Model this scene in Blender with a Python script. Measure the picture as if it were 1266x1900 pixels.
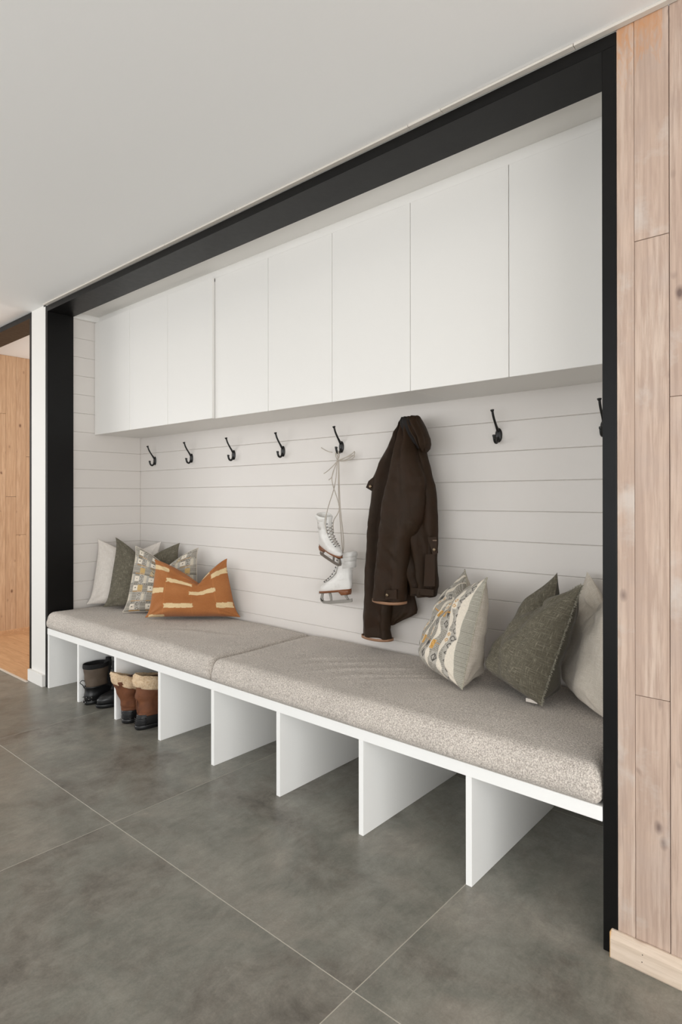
import bpy, bmesh, math, random
from mathutils import Vector, Matrix, noise

# ------------------------------------------------------------------ reset
for o in list(bpy.data.objects): bpy.data.objects.remove(o, do_unlink=True)
SC = bpy.context.scene
COL = SC.collection
random.seed(7)
rad = math.radians

# ------------------------------------------------------------------ camera
YAW, PIT, ROL = rad(41.1012), rad(.1368), rad(-.0502)
_r = Vector((math.cos(YAW), math.sin(YAW), 0)); _f = Vector((-math.sin(YAW), math.cos(YAW), 0)); _u = Vector((0, 0, 1))
_f2 = _f*math.cos(PIT) + _u*math.sin(PIT); _u2 = _u*math.cos(PIT) - _f*math.sin(PIT)
_r2 = _r*math.cos(ROL) + _u2*math.sin(ROL); _u3 = _u2*math.cos(ROL) - _r2*math.sin(ROL)
cam_data = bpy.data.cameras.new('camera')
cam = bpy.data.objects.new('camera', cam_data); COL.objects.link(cam)
M4 = Matrix((( _r2.x, _u3.x, -_f2.x, 0), (_r2.y, _u3.y, -_f2.y, 0), (_r2.z, _u3.z, -_f2.z, 1.233), (0, 0, 0, 1)))
cam.matrix_world = M4
cam_data.sensor_fit = 'HORIZONTAL'; cam_data.sensor_width = 36
cam_data.lens = 36*1124.7/1266; cam_data.shift_y = -28.2/1266
cam_data.clip_start = .05; cam_data.clip_end = 100
SC.camera = cam

# ------------------------------------------------------------------ world, lights, exposure
w = bpy.data.worlds.new('world'); SC.world = w; w.use_nodes = True
w.node_tree.nodes['Background'].inputs[0].default_value = (.85, .92, 1, 1)
w.node_tree.nodes['Background'].inputs[1].default_value = 1.0
def area(name, loc, rot, sx, sy, power, col=(1, 1, 1), spread=180):
    l = bpy.data.lights.new(name, 'AREA'); l.shape = 'RECTANGLE'; l.size = sx; l.size_y = sy; l.energy = power; l.color = col
    l.spread = rad(spread)
    o = bpy.data.objects.new(name, l); COL.objects.link(o); o.location = loc; o.rotation_euler = rot
    return o
# daylight at the big window openings opposite the niche, and in the passage on the left
area('window_daylight', (-2.6, -2.95, 1.30), (rad(102), 0, 0), 6.0, 2.0, 92, (.97, .985, 1))
area('side_window_daylight', (2.5, -1.1, 1.15), (rad(98), 0, rad(90)), 4.0, 2.2, 230, (.965, .985, 1))
area('hall_daylight', (-5.0, 3.9, 1.5), (rad(-90), 0, 0), 1.3, 2.0, 44, (1, .97, .93))
area('far_window_daylight', (-6.3, -1.2, 1.35), (rad(101), 0, rad(-90)), 2.8, 1.9, 88, (.98, .985, .99))
SC.view_settings.view_transform = 'Standard'; SC.view_settings.look = 'None'
SC.view_settings.exposure = -.56; SC.view_settings.gamma = 1.0
SC.view_settings.use_curve_mapping = False

# ------------------------------------------------------------------ helpers
def s2l(c):
    return tuple((x/255/12.92) if x/255 <= .04045 else ((x/255+.055)/1.055)**2.4 for x in c) + (1,)
def link_obj(name, me, parent=None, m=None):
    o = bpy.data.objects.new(name, me); COL.objects.link(o)
    if m: me.materials.append(m)
    if parent: o.parent = parent
    return o
def obj(name, bm, m, parent=None, smooth=False):
    me = bpy.data.meshes.new(name); bm.normal_update(); bm.to_mesh(me); bm.free()
    if smooth: me.polygons.foreach_set('use_smooth', [True]*len(me.polygons))
    return link_obj(name, me, parent, m)
def pyobj(name, vs, fs, m, parent=None, smooth=True):
    me = bpy.data.meshes.new(name); me.from_pydata([tuple(v) for v in vs], [], fs); me.update()
    if smooth: me.polygons.foreach_set('use_smooth', [True]*len(me.polygons))
    return link_obj(name, me, parent, m)
def tag(o, label=None, cat=None, group=None, kind=None):
    if label: o['label'] = label
    if cat: o['category'] = cat
    if group: o['group'] = group
    if kind: o['kind'] = kind
    return o
def thing(name, label, cat, loc=(0, 0, 0), rot=(0, 0, 0), group=None):
    o = bpy.data.objects.new(name, None); COL.objects.link(o); o.location = loc; o.rotation_euler = rot
    o.empty_display_size = .05
    return tag(o, label, cat, group)
def add_box(bm, x0, x1, y0, y1, z0, z1, bev=0, seg=1):
    r = bmesh.ops.create_cube(bm, size=1)
    vs = r['verts']
    for v in vs:
        v.co = Vector(((x0+x1)/2+v.co.x*(x1-x0), (y0+y1)/2+v.co.y*(y1-y0), (z0+z1)/2+v.co.z*(z1-z0)))
    if bev:
        es = list({e for v in vs for e in v.link_edges})
        bmesh.ops.bevel(bm, geom=es, offset=bev, segments=seg, affect='EDGES', profile=.5)
def box(name, x0, x1, y0, y1, z0, z1, m, parent=None, bev=0, seg=1):
    bm = bmesh.new(); add_box(bm, x0, x1, y0, y1, z0, z1, bev, seg)
    return obj(name, bm, m, parent)
def tube_data(pts, rads, n=8, cap=True, flat=None):
    """swept tube; flat = (sx, sy) scale in the local frame"""
    pts = [Vector(p) for p in pts]; vs = []; fs = []
    t0 = (pts[1]-pts[0]).normalized()
    ref = Vector((0, 0, 1)) if abs(t0.z) < .9 else Vector((1, 0, 0))
    a = t0.cross(ref).normalized()
    for i, p in enumerate(pts):
        t = (pts[min(i+1, len(pts)-1)]-pts[max(i-1, 0)]).normalized()
        a = (a - t*a.dot(t)).normalized(); b = t.cross(a)
        r = rads[i] if isinstance(rads, (list, tuple)) else rads
        fa, fb = flat if flat else (1, 1)
        for k in range(n):
            th = 2*math.pi*k/n
            vs.append(p+a*math.cos(th)*r*fa+b*math.sin(th)*r*fb)
    for i in range(len(pts)-1):
        for k in range(n):
            fs.append((i*n+k, i*n+(k+1) % n, (i+1)*n+(k+1) % n, (i+1)*n+k))
    if cap:
        fs.append(tuple(range(n-1, -1, -1))); fs.append(tuple((len(pts)-1)*n+k for k in range(n)))
    return vs, fs
def merge(*parts):
    vs = []; fs = []
    for v, f in parts:
        o = len(vs); vs += list(v); fs += [tuple(i+o for i in q) for q in f]
    return vs, fs
def spline(pts, n=8):
    """Catmull-Rom through the points"""
    P = [Vector(p) for p in pts]; P = [2*P[0]-P[1]]+P+[2*P[-1]-P[-2]]; out = []
    for i in range(1, len(P)-2):
        for k in range(n):
            t = k/n; a, b, c, d = P[i-1], P[i], P[i+1], P[i+2]
            out.append(.5*((2*b)+(c-a)*t+(2*a-5*b+4*c-d)*t*t+(3*b-a-3*c+d)*t**3))
    out.append(P[-2]); return out
def interp_rows(rows, n):
    out = []
    for i in range(len(rows)-1):
        for k in range(n):
            t = k/n; out.append(tuple(a+(b-a)*t for a, b in zip(rows[i], rows[i+1])))
    out.append(tuple(rows[-1])); return out
def plate_data(poly, thick, axis='y'):
    """polygon of (x,y,z) points, extruded along an axis"""
    d = Vector({'x': (thick, 0, 0), 'y': (0, thick, 0), 'z': (0, 0, thick)}[axis])
    n = len(poly); vs = [Vector(p) for p in poly]+[Vector(p)+d for p in poly]
    fs = [tuple(range(n)), tuple(range(2*n-1, n-1, -1))]+[(i+n, (i+1) % n+n, (i+1) % n, i) for i in range(n)]
    return vs, fs

# ------------------------------------------------------------------ materials
def mat(name, col=(.5, .5, .5, 1), rough=.5, metal=0, spec=.5):
    m = bpy.data.materials.new(name); m.use_nodes = True
    b = m.node_tree.nodes['Principled BSDF']
    b.inputs['Base Color'].default_value = col; b.inputs['Roughness'].default_value = rough
    b.inputs['Metallic'].default_value = metal; b.inputs['Specular IOR Level'].default_value = spec
    return m
class NT:
    def __init__(s, m): s.m = m; s.t = m.node_tree; s.b = s.t.nodes['Principled BSDF']
    def n(s, typ, **kw):
        x = s.t.nodes.new(typ)
        for k, v in kw.items():
            if k.startswith('i_'): x.inputs[k[2:].replace('_', ' ')].default_value = v
            else: setattr(x, k, v)
        return x
    def l(s, a, b): s.t.links.new(a, b)
    def coord(s, kind='Object', scale=(1, 1, 1), rnd=False):
        c = s.n('ShaderNodeTexCoord'); mp = s.n('ShaderNodeMapping'); mp.inputs['Scale'].default_value = scale
        s.l(c.outputs[kind], mp.inputs['Vector'])
        if rnd:
            oi = s.n('ShaderNodeObjectInfo'); vm = s.n('ShaderNodeVectorMath', operation='MULTIPLY')
            vm.inputs[1].default_value = (37, 53, 41)
            cb = s.n('ShaderNodeCombineXYZ')
            for i in range(3): s.l(oi.outputs['Random'], cb.inputs[i])
            s.l(cb.outputs[0], vm.inputs[0]); s.l(vm.outputs[0], mp.inputs['Location'])
        return mp.outputs[0]
    def noise(s, vec, scale, detail=4, rough=.5, dist=0):
        x = s.n('ShaderNodeTexNoise'); x.inputs['Scale'].default_value = scale; x.inputs['Detail'].default_value = detail
        x.inputs['Roughness'].default_value = rough; x.inputs['Distortion'].default_value = dist
        s.l(vec, x.inputs['Vector']); return x.outputs['Fac']
    def ramp(s, fac, stops):
        r = s.n('ShaderNodeValToRGB'); e = r.color_ramp.elements
        while len(e) < len(stops): e.new(.5)
        for i, (p, c) in enumerate(stops):
            e[i].position = p; e[i].color = c if len(c) == 4 else tuple(c)+(1,)
        s.l(fac, r.inputs[0]); return r.outputs[0]
    def mix(s, fac, a, b, mode='MIX'):
        x = s.n('ShaderNodeMix', data_type='RGBA', blend_type=mode)
        for v, i in ((fac, 0), (a, 6), (b, 7)):
            if hasattr(v, 'links') or isinstance(v, bpy.types.NodeSocket): s.l(v, x.inputs[i])
            else: x.inputs[i].default_value = v
        return x.outputs[2]
    def math(s, op, a, b=0.0, c=0.0):
        x = s.n('ShaderNodeMath', operation=op)
        for i, v in enumerate((a, b, c)):
            if isinstance(v, bpy.types.NodeSocket): s.l(v, x.inputs[i])
            else: x.inputs[i].default_value = v
        return x.outputs[0]
    def bump(s, h, strength=.3, dist=.01, nrm=None):
        x = s.n('ShaderNodeBump'); x.inputs['Strength'].default_value = strength; x.inputs['Distance'].default_value = dist
        s.l(h, x.inputs['Height'])
        if nrm: s.l(nrm, x.inputs['Normal'])
        s.l(x.outputs[0], s.b.inputs['Normal']); return x.outputs[0]
    def base(s, c): s.l(c, s.b.inputs['Base Color'])
    def rough(s, c): s.l(c, s.b.inputs['Roughness'])

def paint(name, rgb, rough=.5, grain=.08):
    m = mat(name, s2l(rgb), rough); t = NT(m); v = t.coord('Object')
    h = t.noise(v, 180, 3); t.bump(h, grain, .002)
    c = t.noise(v, 1.3, 2); a = s2l(rgb); d = tuple(x*.97 for x in a[:3])+(1,)
    t.base(t.mix(c, a, d)); return m
M_ceiling = paint('ceiling_paint', (240, 239, 237), .7)
M_wall = paint('wall_paint', (236, 233, 228), .55)
M_shiplap = paint('shiplap_paint', (222, 216, 210), .42)
M_cab = paint('cabinet_lacquer', (236, 233, 228), .38, .03)
M_bench = paint('bench_lacquer', (249, 248, 245), .42, .03)
M_black = mat('black_steel', s2l((12, 11, 10)), .4, 0, .22)
t = NT(M_black); v = t.coord('Object'); t.base(t.mix(t.noise(v, 6, 4), s2l((10, 9, 9)), s2l((17, 16, 15))))
t.rough(t.math('MULTIPLY_ADD', t.noise(v, 30, 4),   .12, .32)); t.bump(t.noise(v, 90, 3), .05, .002)
M_filler = paint('cream_filler', (214, 206, 196), .7)
M_dark = mat('dark_gap', s2l((28, 26, 24)), .9)
M_hook = mat('black_iron', s2l((16, 15, 14)), .35)
t = NT(M_hook); t.bump(t.noise(t.coord('Object'), 250, 2), .15, .001)

M_tile = mat('stone_tile', (.18, .17, .15, 1), .34)
t = NT(M_tile); v = t.coord('Object', (1, 1, 1), True)
n1 = t.noise(v, 2.4, 10, .66, .5); n2 = t.noise(v, 7, 10, .74, .4); n3 = t.noise(v, 160, 4, .7)
base = t.ramp(n1, [(.30, s2l((86, 81, 74))), (.40, s2l((112, 107, 99))), (.50, s2l((121, 120, 112))), (.60, s2l((136, 131, 122))), (.72, s2l((164, 157, 147)))])
base = t.mix(t.ramp(n2, [(.42, (0, 0, 0)), (.74, (.8, .8, .8))]), base, s2l((152, 149, 140)), 'MIX')
fine = t.ramp(n3, [(.25, (.86, .86, .86)), (.75, (1.1, 1.1, 1.09))])
base = t.mix(1.0, base, fine, 'MULTIPLY')
sm = t.noise(t.coord('Object', (1, .35, 1), True), 26, 6, .75, .8); base = t.mix(1.0, base, t.ramp(sm, [(.32, (.88, .875, .87)), (.5, (1, 1, 1)), (.72, (1.16, 1.15, 1.14))]), 'MULTIPLY')
oi = t.n('ShaderNodeObjectInfo'); tone = t.ramp(oi.outputs['Random'], [(0, (.93, .92, .9)), (1, (1.03, 1.03, 1.02))])
t.base(t.mix(1.0, base, tone, 'MULTIPLY'))
t.rough(t.math('MULTIPLY_ADD', n2, .16, .27)); t.bump(n3, .06, .002)
M_grout = mat('pale_grout', s2l((176, 168, 154)), .85)
t = NT(M_grout); t.base(t.mix(t.noise(t.coord('Object'), 60, 3), s2l((178, 172, 160)), s2l((200, 194, 182))))

def wood(name, c_lo, c_mid, c_hi, knot, white=.0, rough=.6, axis=2):
    m = mat(name, c_mid+(1,) if len(c_mid) == 3 else c_mid, rough); t = NT(m)
    sc = [1, 1, 1]; sc[axis] = .07
    v = t.coord('Object', tuple(sc), True)
    g = t.noise(v, 95, 5, .6, .15); g2 = t.noise(v, 11, 4, .55, 1.4)
    col = t.ramp(g2, [(.3, c_lo), (.52, c_mid), (.75, c_hi)])
    col = t.mix(t.ramp(g, [(.42, (0, 0, 0)), (.62, (1, 1, 1))]), col, c_lo)
    # cathedral rings
    wv = t.n('ShaderNodeTexWave', wave_type='BANDS', bands_direction='X'); wv.inputs['Scale'].default_value = 22
    wv.inputs['Distortion'].default_value = 9; wv.inputs['Detail'].default_value = 3; wv.inputs['Detail Scale'].default_value = 1.2
    t.l(v, wv.inputs['Vector'])
    col = t.mix(t.ramp(wv.outputs['Fac'], [(.6, (0, 0, 0)), (1, (.09, .09, .09))]), col, knot)
    # knots
    sk = [15, 15, 15]; sk[axis] = 8.5
    vk = t.coord('Object', tuple(sk), True)
    vo = t.n('ShaderNodeTexVoronoi'); vo.inputs['Scale'].default_value = 1.0; t.l(vk, vo.inputs['Vector'])
    kk = t.ramp(vo.outputs['Distance'], [(.07, (1, 1, 1)), (.12, (.5, .5, .5)), (.2, (0, 0, 0))])
    gate = t.ramp(t.noise(vk, .9, 1), [(.5, (0, 0, 0)), (.55, (1, 1, 1))])
    col = t.mix(t.mix(1.0, kk, gate, 'MULTIPLY'), col, knot)
    if white:
        gp_ = t.n('ShaderNodeNewGeometry'); sx_ = t.n('ShaderNodeSeparateXYZ'); t.l(gp_.outputs['Position'], sx_.inputs[0])
        vq = t.coord('Object', (1, 1, 1), True)
        gy = t.ramp(t.noise(vq, 5, 6, .65, .2), [(.5, (0, 0, 0)), (.7, (.5, .5, .5))]); col = t.mix(gy, col, s2l((176, 158, 148)))
        sc_ = t.noise(t.coord('Object', (60, 60, 14)), 1, 3, .6, 2)
        st = t.math('MULTIPLY', t.math('MULTIPLY', t.math('GREATER_THAN', sx_.outputs[2], 2.20), t.math('LESS_THAN', sx_.outputs[0], -.40)), t.ramp(t.math('ADD', t.math('MULTIPLY', sc_, .45), t.math('MULTIPLY_ADD', sx_.outputs[2], 1.2, -2.58)), [(.50, (0, 0, 0)), (.66, (.75, .75, .75))]))
        col = t.mix(st, col, s2l((196, 140, 92)))
    oi = t.n('ShaderNodeObjectInfo'); tone = t.ramp(oi.outputs['Random'], [(0, (.96, .95, .95)), (1, (1.04, 1.035, 1.03))])
    col = t.mix(1.0, col, tone, 'MULTIPLY')
    if white:
        v2 = t.coord('Object', (1, 1, 1), True)
        wn = t.ramp(t.noise(v2, 7, 5, .6, .1), [(.56, (0, 0, 0)), (.72, (white, white, white))])
        col = t.mix(wn, col, s2l((206, 198, 190)))
    t.base(col); t.bump(g, .25, .002); return m
M_pine = wood('whitewashed_pine', s2l((178, 154, 138)), s2l((194, 170, 153)), s2l((204, 184, 168)), s2l((112, 92, 84)), .6)
M_pine_warm = wood('oiled_pine', s2l((188, 150, 115)), s2l((202, 165, 130)), s2l((212, 178, 145)), s2l((120, 82, 56)), 0)
M_pine_trim = wood('pale_trim_pine', s2l((206, 187, 167)), s2l((217, 199, 180)), s2l((226, 210, 193)), s2l((188, 166, 148)), 0, .55, 0)
M_endgrain = mat('raw_end_wood', s2l((214, 172, 118)), .7)
M_oak = wood('oak_floorboard', s2l((190, 145, 104)), s2l((204, 160, 118)), s2l((214, 173, 132)), s2l((150, 100, 60)), 0, .42, 0)

def cloth(name, rgb_a, rgb_b, scale, rough=.9, bump=.5, fleck=None, kind='Object', stretch=(1, 1, 1), bdist=.002):
    m = mat(name, s2l(rgb_a), rough, 0, .2); t = NT(m); v = t.coord(kind, stretch)
    n = t.noise(v, scale, 2, .7); col = t.ramp(n, [(.36, s2l(rgb_a)), (.64, s2l(rgb_b))])
    big = t.noise(v, scale/40, 3); col = t.mix(1.0, col, t.ramp(big, [(.3, (.93, .93, .93)), (.7, (1.05, 1.05, 1.05))]), 'MULTIPLY')
    if fleck:
        f = t.noise(v, scale*1.9, 2, .8); col = t.mix(t.ramp(f, [(.58, (0, 0, 0)), (.7, (1, 1, 1))]), col, s2l(fleck))
    t.base(col); t.bump(n, bump, bdist)
    t.b.inputs['Sheen Weight'].default_value = .15
    return m
M_cushion = cloth('grey_boucle', (168, 158, 149), (230, 221, 211), 230, .92, 1.0, (122, 111, 101), bdist=.003)
M_piping = cloth('cushion_piping', (176, 169, 160), (192, 185, 177), 300)
def linen(name, a, b, fleck, su=110, bump=.45):
    """plain weave seen in the pillow's own UV"""
    m = mat(name, s2l(a), .92, 0, .2); t = NT(m)
    vu = t.coord('UV', (su*.13, su*1.6, 1)); vv = t.coord('UV', (su*1.6, su*.13, 1))
    nu = t.noise(vu, 1, 2, .6); nv = t.noise(vv, 1, 2, .6)
    mx = t.math('MAXIMUM', nu, nv); col = t.ramp(mx, [(.45, s2l(a)), (.6, s2l(b)), (.75, s2l(fleck))])
    wv = t.coord('UV', (su*3, su*3, 1)); fn = t.noise(wv, 1, 1)
    col = t.mix(1.0, col, t.ramp(fn, [(.3, (.85, .85, .85)), (.7, (1.12, 1.12, 1.12))]), 'MULTIPLY')
    t.base(col); t.bump(t.math('ADD', mx, fn), bump, .0015); t.b.inputs['Sheen Weight'].default_value = .1
    return m
M_green = linen('olive_linen', (90, 85, 72), (109, 103, 89), (156, 149, 132))
M_green_back = cloth('olive_cotton', (74, 70, 61), (84, 80, 70), 300, .9, .15)
M_white_linen = linen('white_linen', (212, 203, 193), (222, 214, 205), (230, 223, 215), 90, .3)
M_beige_linen = linen('beige_linen', (196, 186, 172), (206, 197, 184), (214, 206, 194), 90, .3)
M_beige_back = linen('taupe_backing', (178, 168, 154), (188, 178, 165), (196, 187, 175), 90, .25)
M_fray = cloth('frayed_thread', (140, 135, 118), (192, 186, 168), 300)
def attr_cloth(name, rough=.92, grain=.45):
    m = mat(name, (.5, .5, .5, 1), rough, 0, .2); t = NT(m)
    a = t.n('ShaderNodeAttribute', attribute_name='pattern')
    v1 = t.coord('UV', (40, 330, 1)); v2 = t.coord('UV', (330, 40, 1))
    g = t.math('ADD', t.noise(v1, 1, 2), t.noise(v2, 1, 2))
    col = t.mix(1.0, a.outputs['Color'], t.ramp(t.math('MULTIPLY', g, .5), [(.3, (.82, .82, .82)), (.7, (1.15, 1.15, 1.15))]), 'MULTIPLY')
    t.base(col); t.bump(g, grain, .0015); t.b.inputs['Sheen Weight'].default_value = .1
    return m
M_pattern = attr_cloth('patterned_weave')
M_jacket = mat('brown_waxed_cotton', s2l((46, 32, 22)), .6, 0, .16)
t = NT(M_jacket); v = t.coord('Object'); t.base(t.mix(t.ramp(t.noise(v, 9, 5, .6), [(.3, (0, 0, 0)), (.7, (1, 1, 1))]), s2l((49, 33, 21)), s2l((45, 34, 23))))
t.bump(t.math('ADD', t.noise(v, 26, 5, .6, .8), t.math('MULTIPLY', t.noise(v, 600, 2), .08)), .35, .008)
M_jacket_in = mat('jacket_lining', s2l((26, 20, 17)), .85)
M_tan = mat('tan_leather_trim', s2l((150, 112, 84)), .55)
M_brass = mat('aged_brass', s2l((120, 104, 84)), .35, .9)
M_label = mat('woven_label', s2l((108, 88, 72)), .8)
M_skate = mat('white_leather', s2l((224, 221, 216)), .38)
t = NT(M_skate); v = t.coord('Object'); t.bump(t.noise(v, 60, 5, .6), .25, .003)
t.base(t.mix(t.ramp(t.noise(v, 22, 5, .7), [(.5, (0, 0, 0)), (.8, (.5, .5, .5))]), s2l((226, 223, 218)), s2l((186, 180, 172))))
M_skate_grey = mat('grey_lace', s2l((160, 150, 140)), .8)
M_cord = mat('off_white_cord', s2l((186, 176, 164)), .85)
M_skate_dark = mat('eyelet_metal', s2l((92, 90, 92)), .5, .6)  # dark grey metal of the skate eyelets themselves
M_sole = mat('varnished_brown_sole', s2l((126, 78, 48)), .35)
M_steel = mat('worn_skate_steel', s2l((140, 136, 130)), .3, .95)
t = NT(M_steel); t.rough(t.math('MULTIPLY_ADD', t.noise(t.coord('Object'), 90, 4), .3, .22))
M_rubber = mat('black_rubber', s2l((20, 20, 21)), .34)
t = NT(M_rubber); t.bump(t.noise(t.coord('Object'), 120, 3), .1, .002)
M_grey_leather = mat('brown_grey_leather', s2l((88, 74, 62)), .62)
t = NT(M_grey_leather); v = t.coord('Object'); t.base(t.mix(t.noise(v, 24, 4), s2l((78, 65, 54)), s2l((100, 86, 72)))); t.bump(t.noise(v, 150, 3), .2, .002)
M_black_fab = mat('black_fabric', s2l((20, 19, 19)), .85)
M_tan_suede = mat('cognac_suede', s2l((108, 64, 38)), .7)
t = NT(M_tan_suede); v = t.coord('Object'); t.base(t.mix(t.ramp(t.noise(v, 20, 5, .6), [(.3, (0, 0, 0)), (.7, (1, 1, 1))]), s2l((88, 50, 30)), s2l((122, 74, 44)))); t.bump(t.noise(v, 40, 5), .35, .005)
M_shear = mat('cream_shearling', s2l((206, 172, 132)), .95, 0, .1)
t = NT(M_shear); v = t.coord('Object'); n = t.noise(v, 130, 4, .7); t.base(t.ramp(n, [(.3, s2l((206, 170, 130))), (.6, s2l((236, 212, 180)))])); t.bump(n, 1, .006)
M_metal = mat('dull_metal', s2l((150, 148, 146)), .3, 1)

# ------------------------------------------------------------------ key dimensions (metres)
F = 1.72          # front plane of wall and steel frame
XL, XR = -4.06, -.55   # inner faces of the niche
YB = 2.40         # shiplap back wall
CZ = 2.503        # ceiling

def struct(o, **k): o['kind'] = 'structure'; return o
def holder(name):
    o = bpy.data.objects.new(name, None); COL.objects.link(o); o['kind'] = 'structure'; return o

# ------------------------------------------------------------------ floor: 1.2 m tiles on pale grout
floor = struct(box('floor', -7.0, 2.6, -3.2, 2.6, -.05, -.0006, M_grout))
PX, PY, TS = -.9752, 1.1641, 1.1972
for i in range(-5, 3):
    for j in range(-4, 2):
        x0, y0 = PX+i*TS+.0015, PY+j*TS+.0015
        x1, y1 = x0+TS-.003, y0+TS-.003
        x0, x1, y0, y1 = max(x0, -6.98), min(x1, 2.58), max(y0, -3.18), min(y1, 2.58)
        if x1-x0 < .05 or y1-y0 < .05: continue
        bm = bmesh.new(); cx_, cy_ = (x0+x1)/2, (y0+y1)/2
        add_box(bm, x0-cx_, x1-cx_, y0-cy_, y1-cy_, -.02, 0, .0004)
        t_ = obj('tile', bm, M_tile, floor); t_.location = (cx_, cy_, 0)

# oak floor of the passage with a pale threshold strip
oak = holder('floor_hall')
def board(name, x0, x1, y0, y1, z0, z1, m, parent, bev=.001):
    bm = bmesh.new(); c = Vector(((x0+x1)/2, (y0+y1)/2, (z0+z1)/2))
    add_box(bm, x0-c.x, x1-c.x, y0-c.y, y1-c.y, z0-c.z, z1-c.z, bev)
    o = obj(name, bm, m, parent); o.location = c; return o
y = 1.69; k = 0
while y < 4.2:
    off = (k*.47) % 1.3; x = -6.9-off*.5
    while x < -4.36:
        x1 = min(x+1.15, -4.306); board('floorboard', max(x, -6.9), x1-.001, y, y+.139, .0005, .005, M_oak, oak); x += 1.15
    y += .14; k += 1
struct(board('trim_1', -6.9, -4.265, 1.672, 1.689, .0003, .006, paint('threshold_strip', (214, 200, 184), .5), None))

# ------------------------------------------------------------------ ceiling
ceiling = struct(box('ceiling', -7.0, 2.6, -3.2, F+.005, CZ, CZ+.08, M_ceiling))
struct(box('ceiling_niche', -4.12, -.45, F+.006, 2.56, 2.494, CZ+.08, M_wall))
struct(box('ceiling_hall', -7.0, -4.13, F+.006, 4.3, 2.53, CZ+.08, M_ceiling))
# ragged pale filler strip between plaster ceiling and steel
tr = holder('trim_2')
xs = [-4.06, -3.3, -2.65, -2.1, -1.62, -1.18, -1.05, -.62, -.36]
for a, b in zip(xs[:-1], xs[1:]):
    board('filler_strip', a, b-.002, F-.020-random.uniform(0, .004), F-.002, 2.4945, CZ-random.uniform(.0, .0015), M_filler, tr, .0006)

# ------------------------------------------------------------------ steel portal round the niche
portal = thing('steel_portal_frame', 'black steel frame lining the bench niche', 'frame')
D0, D1 = F, 1.892
bm = bmesh.new(); add_box(bm, -4.073, -.514, D0, D1, 2.457, 2.4935, .0012); obj('lintel', bm, M_black, portal)
bm = bmesh.new(); add_box(bm, -4.073, -4.043, D0, D1, .0, 2.457, .0012); obj('post', bm, M_black, portal)
bm = bmesh.new(); add_box(bm, -.551, -.514, D0, D1, .0, 2.457, .0012); obj('post', bm, M_black, portal)
# second portal to the passage on the left
portal2 = thing('steel_doorway_frame', 'dark steel frame of the doorway left of the niche', 'frame')
box('lintel', -6.62, -4.293, D0, D1, 2.462, 2.498, M_black, portal2, .0012)
box('post', -4.325, -4.293, D0, D1, .0, 2.462, M_black, portal2, .0012)
box('post', -6.62, -6.59, D0, D1, .0, 2.462, M_black, portal2, .0012)

# ------------------------------------------------------------------ niche: shiplap planks
NZ = 2.452; NS = .1275
wall_back = struct(box('wall_back', -4.2, -.40, YB+.014, YB+.10, 0, 2.494, M_wall))
wall_left = struct(box('wall_left', -4.20, XL-.014, 1.893, YB+.014, 0, 2.494, M_wall))
wall_right = struct(box('wall_right', XR+.006, -.42, 1.893, YB+.014, 0, 2.494, M_wall))
def shiplap(a, b, axis, parent, fixed, sign):
    z1 = NZ+NS-.004
    k = 0
    while z1 > .02:
        z0 = NZ-NS*k
        top = min(z1, 2.4935)
        zz0 = max(z0+.0, .0)
        bm = bmesh.new(); cz = (zz0+top)/2; c = (a+b)/2
        hz = (top-zz0)/2-.0003
        if axis == 'x': add_box(bm, a-c, b-c, 0, .014, -hz, hz, .0024)
        else: add_box(bm, 0 if sign > 0 else -.014, .014 if sign > 0 else 0, a-c, b-c, -hz, hz, .0024)
        o = obj('plank', bm, M_shiplap, parent)
        o.location = (c, fixed, cz) if axis == 'x' else (fixed, c, cz)
        z1 = z0; k += 1
shiplap(XL-.010, XR-.001, 'x', wall_back, YB, 1)
shiplap(1.893, YB-.0001, 'y', wall_left, XL, -1)
# cornice boards at the top of the left side and above the cabinets
struct(box('trim_3', XL, XL+.012, 1.893, 2.074, 2.455, 2.494, M_wall, None, .001))
struct(box('trim_4', XL+.012, XR-.001, 2.072, 2.090, 2.452, 2.494, M_wall, None, .001))

# ------------------------------------------------------------------ upper cabinets
DX = [-4.058, -3.597, -3.161, -2.727, -2.291, -1.857, -1.424, -.990, -.556]
ZB, ZT = 1.674, 2.450
def cabinet(i0, i1, yf, label, gl):
    x0, x1 = DX[i0], DX[i1]
    c = thing('wall_cabinet', label, 'cabinet', ((x0+x1)/2, 2.40, ZB), (0, 0, 0), None)
    ox, oy, oz = c.location
    def pb(name, a, b, y0, y1, z0, z1, bev=.0008):
        return box(name, a-ox, b-ox, y0-oy, y1-oy, z0-oz, z1-oz, M_cab, c, bev)
    pb('bottom_panel', x0+.0005, x1-.0005, yf+.019, YB-.0005, ZB+.003, ZB+.021)
    pb('top_panel', x0+.0005, x1-.0005, 2.092, YB-.0005, ZT-.018, ZT-.001)
    pb('side_panel', x0+.0005, x0+.0175, yf+.019, YB-.0005, ZB+.021, ZT-.019)
    pb('side_panel', x1-.0175, x1-.0005, yf+.019, YB-.0005, ZB+.021, ZT-.019)
    pb('back_panel', x0+.018, x1-.018, YB-.012, YB-.0005, ZB+.021, ZT-.019)
    for i in range(i0, i1):
        a, b = DX[i], DX[i+1]
        pb('door', a+.0011, b-.0011, yf, yf+.018, ZB, ZT, .0014)
    return c
cabinet(0, 3, 2.047, 'three-door white wall cabinet at the left end, standing slightly proud', None)
cabinet(3, 6, 2.066, 'three-door white wall cabinet in the middle of the row', None)
cabinet(6, 8, 2.066, 'two-door white wall cabinet at the right end, by the black post', None)

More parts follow.
